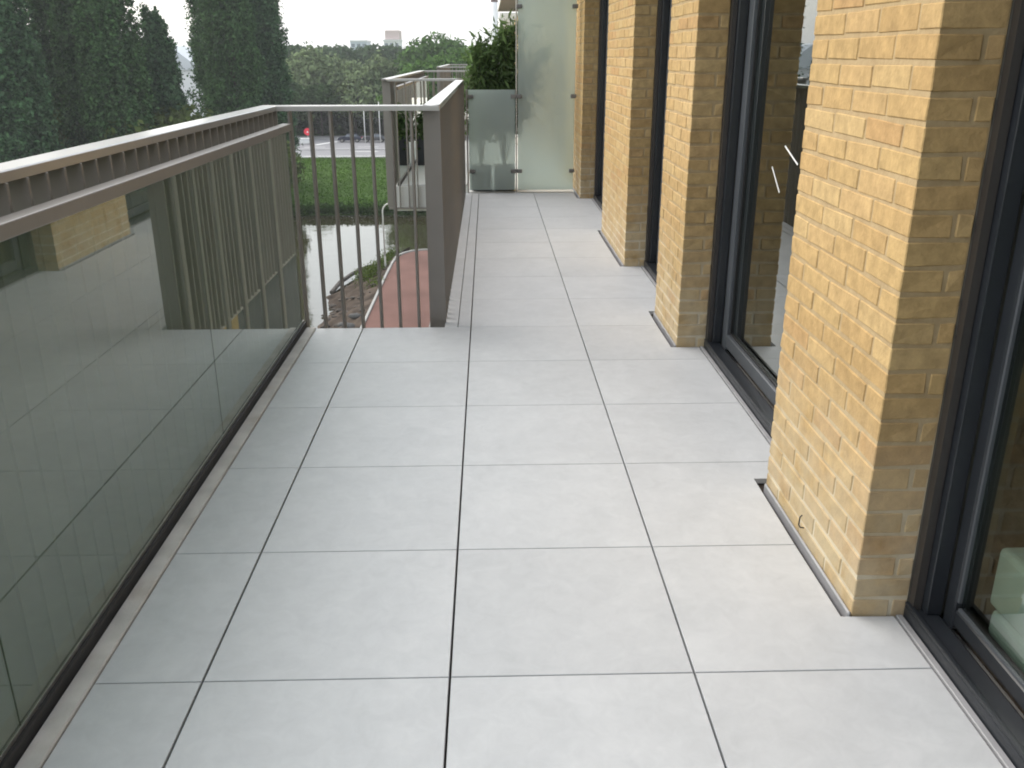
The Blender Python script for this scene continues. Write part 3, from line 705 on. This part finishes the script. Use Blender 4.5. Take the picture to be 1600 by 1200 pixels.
# a dark timber edging at the tip and one along the waterline
TIMB = pm('wet_timber', (.05, .042, .034), .7, 0, .3, 3)
tb = MB().tube([(-11.3, 62.5, -14.45), (-11.05, 65, -14.3), (-10.5, 67.5, -14.25), (-9.7, 69.4, -14.2), (-9.2, 70.2, -14.25)], .16, 7)
tb.build('timber_edging', TIMB, label='dark curved timber edging where the earth bank meets the water', cat='timber edging')
rb = MB(); rnd = random.Random(3)
def rock(mb, c, s, seed):
    n0 = len(mb.bm.verts); g = bmesh.ops.create_icosphere(mb.bm, subdivisions=2, radius=1)
    for v in g['verts']:
        q = v.co.copy(); v.co = Vector(c)+Vector((q.x*s*1.3, q.y*s, q.z*s*.6))*(1+.35*noise.noise(q*1.3+Vector((seed, 0, 0))))
for k in range(110):
    y = rnd.uniform(38, 70); t = rnd.random(); xk = -7.3; xe = -11.2 if y < 62 else -11.2+((y-62)/9)**1.6*3.4
    x = xk+(xe-xk)*t; rock(rb, (x, y, -12.98-1.75*t**1.15+.02), rnd.uniform(.06, .2), k)
rb.build('rubble', pm('rubble_stone', (.062, .052, .043), .9, 0, .4, 1.5, .4, 8), kind='stuff')
ST = pm('dark_boulder', (.06, .06, .058), .85, 0, .3, 2, .4, 8)
for i, (x, y, s, lab) in enumerate(((-8.1, 49.6, .32, 'dark boulder on the bank nearest the balcony edge'), (-8.6, 50.6, .26, 'small dark boulder beside the near one on the bank'), (-8.0, 51.6, .30, 'dark boulder close to the path kerb'))):
    mb = MB(); rock(mb, (0, 0, 0), s, i*5); t_ = (-7.3-x)/3.9
    o = mb.build('boulder', ST, None, True, label=lab, cat='boulder', group='dark boulders on the bank'); o.location = (x, y, -12.98-1.75*t_**1.15+.1)
P = []; rg = np.random.default_rng(12)
for c in ((-8.6, 63.4), (-8.1, 65.2), (-7.9, 66.6), (-7.75, 68.0), (-8.9, 62.0), (-8.3, 64.2), (-7.7, 60), (-7.6, 69.6)):
    P.append(np.array([c[0], c[1], -13.2])+rg.normal(size=(500, 3))*np.array([.35, .6, .22]))
link('grass_tufts', leaf_cloud('grass_tufts', np.concatenate(P), .12, leaf_mat('tuft_leaf', (.07, .10, .025)), 3, .4, 0))['kind'] = 'stuff'

# ------------------------------------------------------------------ lamps, sign, cars
GALV = pm('pale_galvanised', (.52, .52, .50), .5, .3, .06, 3)
t = empty('path_lamp', (-7.62, 64.6, -13.0), label='slim pale path lamp with a curved top arm on the bank', cat='lamp post')
q = [(0, 0, -.3), (0, 0, 3.9)]+[(.55*(1-math.cos(a)), 0, 3.9+.62*math.sin(a)) for a in np.linspace(.2, math.pi/2, 7)]+[(1.05, 0, 4.55)]
MB().tube(q, .052, 8).build('pole', GALV, t, True)
MB().box(1.0, 1.55, -.11, .11, 4.48, 4.58, .03, 2).build('lamp_head', GALV, t)
MB().tube([(0, 0, 0), (0, 0, .7)], .075, 8).build('pole_base', GALV, t)
for x, y, h, lab in ((-21.6, 163, 6.0, 'left one of the two thin white street lamps beyond the road'), (-18.95, 163, 7.2, 'right one of the two thin white street lamps, nearer the neighbouring railing')):
    t = empty('street_lamp', (x, y, -13.0), label=lab, cat='street lamp', group='thin street lamps beside the road')
    MB().tube([(0, 0, -.2), (0, 0, h)], .08, 8, .05).build('pole', WHITEP, t, True)
    mb = MB(); mb.tube([(0, 0, h), (0, 0, h+.12), (0, 0, h+.3), (0, 0, h+.42)], .08, 10, .16); mb.build('lamp_head', WHITEP, t)
t = empty('round_sign', (-31.6, 163, -13.0), label='bright red round sign with a small white mark on a pole by the road', cat='sign')
REDS = pm('red_sign_paint', (.72, .03, .06), .4, 0, .05, 2)
MB().tube([(0, -.06, 1.95), (0, .06, 1.95)], .62, 28).build('sign_disc', REDS, t)
MB().prism([(-.2, 0), (.2, 0), (0, .34)], 0, .01).build('white_mark', WHITEP, t).matrix_local = Matrix.Translation((0, -.075, 1.80)) @ Matrix.Rotation(R(90), 4, 'X')
MB().tube([(0, .1, -.2), (0, .1, 2.3)], .06, 8).build('pole', GALV, t)
t = empty('utility_cabinet', (-32.0, 162, -13.0), label='low white cabinet under the red round sign', cat='cabinet')
MB().box(-.85, .75, -.4, .4, .08, .85, .04, 2).build('housing', WHITEP, t); MB().box(-.95, .85, -.5, .5, .85, .95, .02).build('lid', WHITEP, t); MB().box(-.8, .7, -.35, .35, 0, .08).build('plinth', CONC, t)

def car(x, y, paint, label):
    t = empty('parked_car', (x, y, -13.04), label=label, cat='car', group='dark cars on the far side of the road')
    # heading -X; side profile, lofted across the width with tumblehome
    pr = [(-2.1, .35), (-2.15, .62), (-2.0, .80), (-1.1, .95), (-.45, 1.40), (.2, 1.47), (1.1, 1.42), (1.75, 1.02), (2.05, .95), (2.12, .6), (2.05, .32)]
    bm = MB(); rows = []
    for wy, ins in ((-.84, .55), (-.80, .9), (0, 1.0), (.80, .9), (.84, .55)):
        rows.append([bm.bm.verts.new((px*(.99 if abs(wy) > .82 else 1), wy*(1 if pz < .97 else .80), pz)) for px, pz in pr])
    for a, b in zip(rows[:-1], rows[1:]):
        for i in range(len(pr)): j = (i+1) % len(pr); bm.bm.faces.new((a[i], a[j], b[j], b[i]))
    bm.bm.faces.new(rows[0][::-1]); bm.bm.faces.new(rows[-1])
    bm.build('body', paint, t)
    for sgn in (-1, 1):
        yb, yt = sgn*.845, sgn*.70
        for pts in ([(-.85, .98), (-.38, 1.34), (.28, 1.39), (.28, .98)], [(.36, .98), (.36, 1.39), (1.05, 1.35), (1.5, 1.02)]):
            mb = MB(); v = [mb.bm.verts.new((px, (yb if pz < 1.1 else yt+sgn*.012)*1.0, pz)) for px, pz in pts]; v2 = [mb.bm.verts.new((w_.co.x, w_.co.y-sgn*.08, w_.co.z)) for w_ in v]
            mb.bm.faces.new(v); mb.bm.faces.new(v2[::-1])
            for i in range(4): mb.bm.faces.new((v[i], v2[i], v2[(i+1) % 4], v[(i+1) % 4]))
            mb.build('side_window', CARGLASS, t)
        for wx in (-1.35, 1.3):
            wmb = MB(); wmb.tube([(wx, sgn*.70, .32), (wx, sgn*.87, .32)], .32, 16); wo = wmb.build('wheel', RUBBER, t)
            MB().tube([(wx, sgn*.872, .32), (wx, sgn*.88, .32)], .19, 12).build('rim', STEEL, wo)
        MB().box(-2.17, -2.02, sgn*.62-.18, sgn*.62+.18, .62, .76, .03, 2).build('headlight', WHITEP, t)
        MB().box(2.03, 2.14, sgn*.64-.15, sgn*.64+.15, .72, .86, .02).build('tail_light', REDS, t)
    mb = MB(); v = [mb.bm.verts.new(q) for q in ((-1.02, -.62, 1.02), (-1.02, .62, 1.02), (-.49, .56, 1.385), (-.49, -.56, 1.385))]; v2 = [mb.bm.verts.new(w_.co+Vector((.06, 0, -.05))) for w_ in v]
    mb.bm.faces.new(v); mb.bm.faces.new(v2[::-1])
    for i in range(4): mb.bm.faces.new((v[i], v2[i], v2[(i+1) % 4], v[(i+1) % 4]))
    mb.build('windscreen', CARGLASS, t)
    return t
CARGLASS = pm('car_glass', (.10, .12, .14), .08, 0, .05, 3, spec=.8)
car(-24.6, 165.5, pm('navy_car_paint', (.020, .024, .045), .25, 0, .05, 2), 'dark navy car, the left one on the road, headlights to the left')
car(-20.2, 165.0, pm('graphite_car_paint', (.065, .068, .075), .25, .3, .05, 2), 'graphite grey car, the right one, between the lamp posts and the railing')

# ------------------------------------------------------------------ far buildings
FARW = pm('pale_render', (.62, .63, .63), .85, 0, .05, .2); FARB = pm('bluish_cladding', (.46, .52, .58), .8, 0, .05, .2); PINK = pm('pinkish_cladding', (.52, .42, .40), .8, 0, .05, .2); FGL = pm('far_window', (.16, .19, .22), .2, 0, .1, 1)
def block(x0, x1, y0, y1, z1, mat, label, rows, cols, name='apartment_block', cap=None):
    t = empty(name, ((x0+x1)/2, (y0+y1)/2, -13), label=label, cat='building'); w_ = (x1-x0)/2; d_ = (y1-y0)/2; h = z1+13
    MB().box(-w_, w_, -d_, d_, 0, h).build('wall', mat, t)
    MB().box(-w_-.3, w_+.3, -d_-.3, d_+.3, h+.003, h+.6).build('roof', FARW, t)
    if cap: MB().box(-w_*cap[0], w_*cap[1], -d_*.8, d_*.8, h+.605, h+.605+cap[2], .1).build('penthouse', PINK, t)
    for rr in range(rows):
        for cc in range(cols):
            cx = -w_+(cc+.5)*2*w_/cols; z = h-1.6-rr*3
            MB().box(cx-w_/cols*.62, cx+w_/cols*.62, -d_-.06, -d_+.02, z-.75, z+.75).build('window', FGL, t)
    return t
block(-45.0, -38.2, 418, 432, 7.4, FARW, 'far white building with a pinkish top above the willows', 3, 3, cap=(.85, 1.0, 3.8))
block(-59.8, -52.6, 420, 434, 7.2, FARB, 'far bluish tower block between two skyline trees', 3, 3)
# white sloped roof in the gap between the poplars
t = empty('white_hall', (-57.6, 182, -13), label='white hall with a sloping roof in the gap between the two poplar clumps', cat='building')
MB().box(-4.5, 4.5, -5, 5, 0, 12.0).build('wall', FARW, t)
mb = MB(); v = [mb.bm.verts.new(q) for q in ((-4.8, -5.3, 12), (4.8, -5.3, 12), (4.8, 5.3, 12), (-4.8, 5.3, 12), (-4.0, -5.3, 16.6), (-.6, -5.3, 16.2), (-.6, 5.3, 16.2), (-4.0, 5.3, 16.6))]
for q in ((0,1,5,4),(1,2,6,5),(2,3,7,6),(3,0,4,7),(4,5,6,7)): mb.bm.faces.new([v[i] for i in q])
mb.build('roof', pm('hall_roof', (.50, .53, .56), .5, 0, .05, .3), t)
# low pale building glimpsed between trunks
t = empty('low_building', (-23, 195, -13), label='low pale building glimpsed between trunks behind the parked cars', cat='building')
MB().box(-7, 6, -2.5, 2.5, 0, 3.0).build('wall', FARW, t); MB().box(-7.3, 6.3, -2.8, 2.8, 3.003, 3.3).build('roof', SOFFIT, t)
for k in range(4): MB().box(-5.6+k*3, -4.0+k*3, -2.56, -2.48, .9, 2.2).build('window', FGL, t)
# chimney
t = empty('chimney_stack', (3.2, 400, -13), label='white chimney with a dark red band at the top of the picture', cat='chimney')
MB().tube([(0, 0, 0), (0, 0, 35.0)], 1.7, 20, 1.45).build('shaft', FARW, t, True)
MB().tube([(0, 0, 35.0), (0, 0, 41)], 1.47, 20, 1.42).build('red_band', pm('dark_red_band', (.16, .06, .055), .8, 0, .1, .5), t, True)

# ------------------------------------------------------------------ the building beyond the screen
GCON = pm('grey_concrete', (.20, .20, .19), .85, 0, .1, 3); FGLD = pm('dark_glazing', (.03, .034, .036), .15, 0, .1, 1); FBR = pm('lower_brick', (.30, .21, .09), .9, 0, .15, 4)
nb = empty('neighbour_balcony', (0, 13, 0), kind='structure'); nb.matrix_basis = Matrix.Translation((0, 13, 0))
_sp(MB().prism([(-.235, 10.08), (1.9, 10.08), (1.9, 34), (-.235, 34), (-.235, 28.0), (-1.09, 28.0), (-1.09, 22.15), (-.235, 22.15), (-.235, 16.35), (-1.09, 16.35), (-1.09, 10.6), (-.235, 10.6)], -.29, -.004), 'slab', CONC, nb)
far_t = pm('neighbour_tiles', (.50, .505, .495), .55, 0, .08, 2)
for y0, y1 in ((10.62, 12.4), (12.405, 14.3), (14.305, 16.33)):
    _sp(MB().box(-1.02, -.25, y0, y1, -.003, .012, .002), 'tile', far_t, nb)
wing = empty('neighbour_facade', (1.5, 22, 0), label='yellow brick facade continuing behind the tall frosted panel', cat='building'); wing.matrix_basis = Matrix.Translation((1.5, 22, 0))
_sp(MB().box(.972, 1.6, 10.55, 34, -.002, 2.60), 'wall', pm('far_yellow_brick', (.54, .37, .15), .9, 0, .15, 6, stretch=(1, 1, 4)), wing)
for k in range(8): _sp(MB().box(.962, .9715, 11.6+k*2.8, 13.0+k*2.8, .05, 2.45), 'window', BLACK, wing)
roof = empty('roof_overhang', (.9, 12, 2.9), label='grey roof overhang with a white edge running along the top of the facade', cat='roof'); roof.matrix_basis = Matrix.Translation((.9, 12, 2.9))
_sp(MB().box(.40, 2.2, -1.2, 33.8, 2.862, 2.90), 'soffit', SOFFIT, roof)
_sp(MB().box(.375, .3995, -1.2, 33.8, 2.85, 3.12), 'fascia', WHITEP, roof)
_sp(MB().box(.40, 2.2, -1.2, 33.8, 2.902, 3.10), 'roof_deck', CONC, roof)
e = empty('end_building', (2, 37, 0), label='far grey building with a white parapet under the end of the roof overhang', cat='building'); e.matrix_basis = Matrix.Translation((2, 37, 0))
_sp(MB().box(.5, 4, 34.2, 40, -13, 2.28), 'wall', GCON, e); _sp(MB().box(.45, 4.05, 34.15, 40.05, 2.283, 2.84), 'white_parapet', WHITEP, e)
_sp(MB().box(.9, 1.6, 34.16, 34.21, .6, 2.2), 'window', FGL, e)
# the storeys under our feet
ls = empty('lower_storeys', (1.5, 16, -13), label='lower storeys of the brick block below the balcony', cat='building'); ls.matrix_basis = Matrix.Translation((1.5, 16, -13))
_sp(MB().box(1.2, 7, -1.2, 34, -13.1, -.31), 'wall', FGLD, ls)
for lv in (-3.1, -6.1, -9.1):
    _sp(MB().prism([(-1.09, -1.2), (1.19, -1.2), (1.19, 34), (-.235, 34), (-.235, 28.0), (-1.09, 28.0), (-1.09, 22.15), (-.235, 22.15), (-.235, 16.35), (-1.09, 16.35), (-1.09, 10.6), (-.235, 10.6), (-.235, 4.83), (-1.09, 4.83)], lv-.25, lv), 'balcony_slab', GCON, ls)
    for a_, b_ in PIERS[1:]: _sp(MB().box(XFACE, 1.199, a_, b_, lv+.001, lv+2.7), 'pier', FBR, ls)

# ------------------------------------------------------------------ plants behind the screen
OLE = leaf_mat('oleander_leaf', (.105, .165, .070), .45, .35)
STEM = pm('green_stem', (.10, .09, .04), .8, 0, .2, 10)
def potted(name, x, y, label, hgt, seed, n, wx):
    t = empty(name, (x, y, 0), label=label, cat='potted plant', group='potted shrubs behind the frosted screen')
    mb = MB(); mb.prism([(-.112, -.12), (.112, -.12), (.112, .12), (-.112, .12)], .012, .27, .01)
    mb.build('planter', PLANTER, t)
    MB().box(-.088, .088, -.098, .098, .27, .276).build('soil', MEMB, t)
    rg = np.random.default_rng(seed); sm = MB(); P = []
    for k in range(16):
        a = rg.random()*6.283; l = rg.random(); top = Vector((math.cos(a)*wx*l, abs(math.sin(a))*.30*l+.02, hgt*(.62+.38*rg.random())))
        mid = Vector((top.x*.35, top.y*.35, top.z*.55)); sm.tube([(0, 0, .25), mid, top], .006, 5, .002)
        c = n//16; tt = .40+.60*rg.random(c)**.8
        base = np.array([np.array(mid)*(1-2*abs(q-.5))*0+(np.array([0, 0, .25])*(1-q)**2+2*q*(1-q)*np.array(mid)+q*q*np.array(top)) for q in tt])
        P.append(base+rg.normal(size=(c, 3))*np.array([.070, .045, .06]))
        P[-1][:, 1] = np.maximum(P[-1][:, 1], -.10)
    sm.build('stems', STEM, t)
    P = np.concatenate(P)
    o = link('foliage', leaf_cloud('foliage', P, .024, OLE, seed, 2.1, .25), t); o['kind'] = 'stuff'
    me = o.data
    return t
potted('potted_shrub', -.078, 10.23, 'leafy green shrub in the left dark planter behind the low frosted panel', 1.50, 41, 1500, .19)
potted('potted_shrub', .178, 10.24, 'taller leafy shrub in the right dark planter, reaching the tall frosted panel', 1.84, 42, 4400, .46)
# planters and small plants on the neighbouring balcony
for i, (x, lab) in enumerate(((-.86, 'left dark grey planter with grasses on the neighbouring balcony'), (-.55, 'right dark grey planter with a small plant on the neighbouring balcony'))):
    t = empty('balcony_planter', (x, 12.7, .012), label=lab, cat='planter', group='planters on the neighbouring balcony')
    MB().prism([(-.12, -.15), (.12, -.15), (.12, .15), (-.12, .15)], 0, .38, .01).build('pot', PLANTER, t)
    P = np.random.default_rng(50+i).normal(size=(500, 3))*np.array([.10, .10, .13])+np.array([0, 0, .52])
    o = link('foliage', leaf_cloud('foliage', P, .035, OLE, 50+i, 1, .2), t); o['kind'] = 'stuff'

# ------------------------------------------------------------------ air
HZ = bpy.data.materials.new('haze'); HZ.use_nodes = True; n = HZ.node_tree; n.nodes.remove(n.nodes['Principled BSDF'])
pv = n.nodes.new('ShaderNodeVolumePrincipled'); pv.inputs['Color'].default_value = (.93, .96, 1, 1); pv.inputs['Density'].default_value = .00034; pv.inputs['Anisotropy'].default_value = .1
n.links.new(pv.outputs[0], n.nodes['Material Output'].inputs['Volume'])
MB().box(-330, 320, -62, 470, -17.5, 34).build('haze', HZ, kind='stuff')
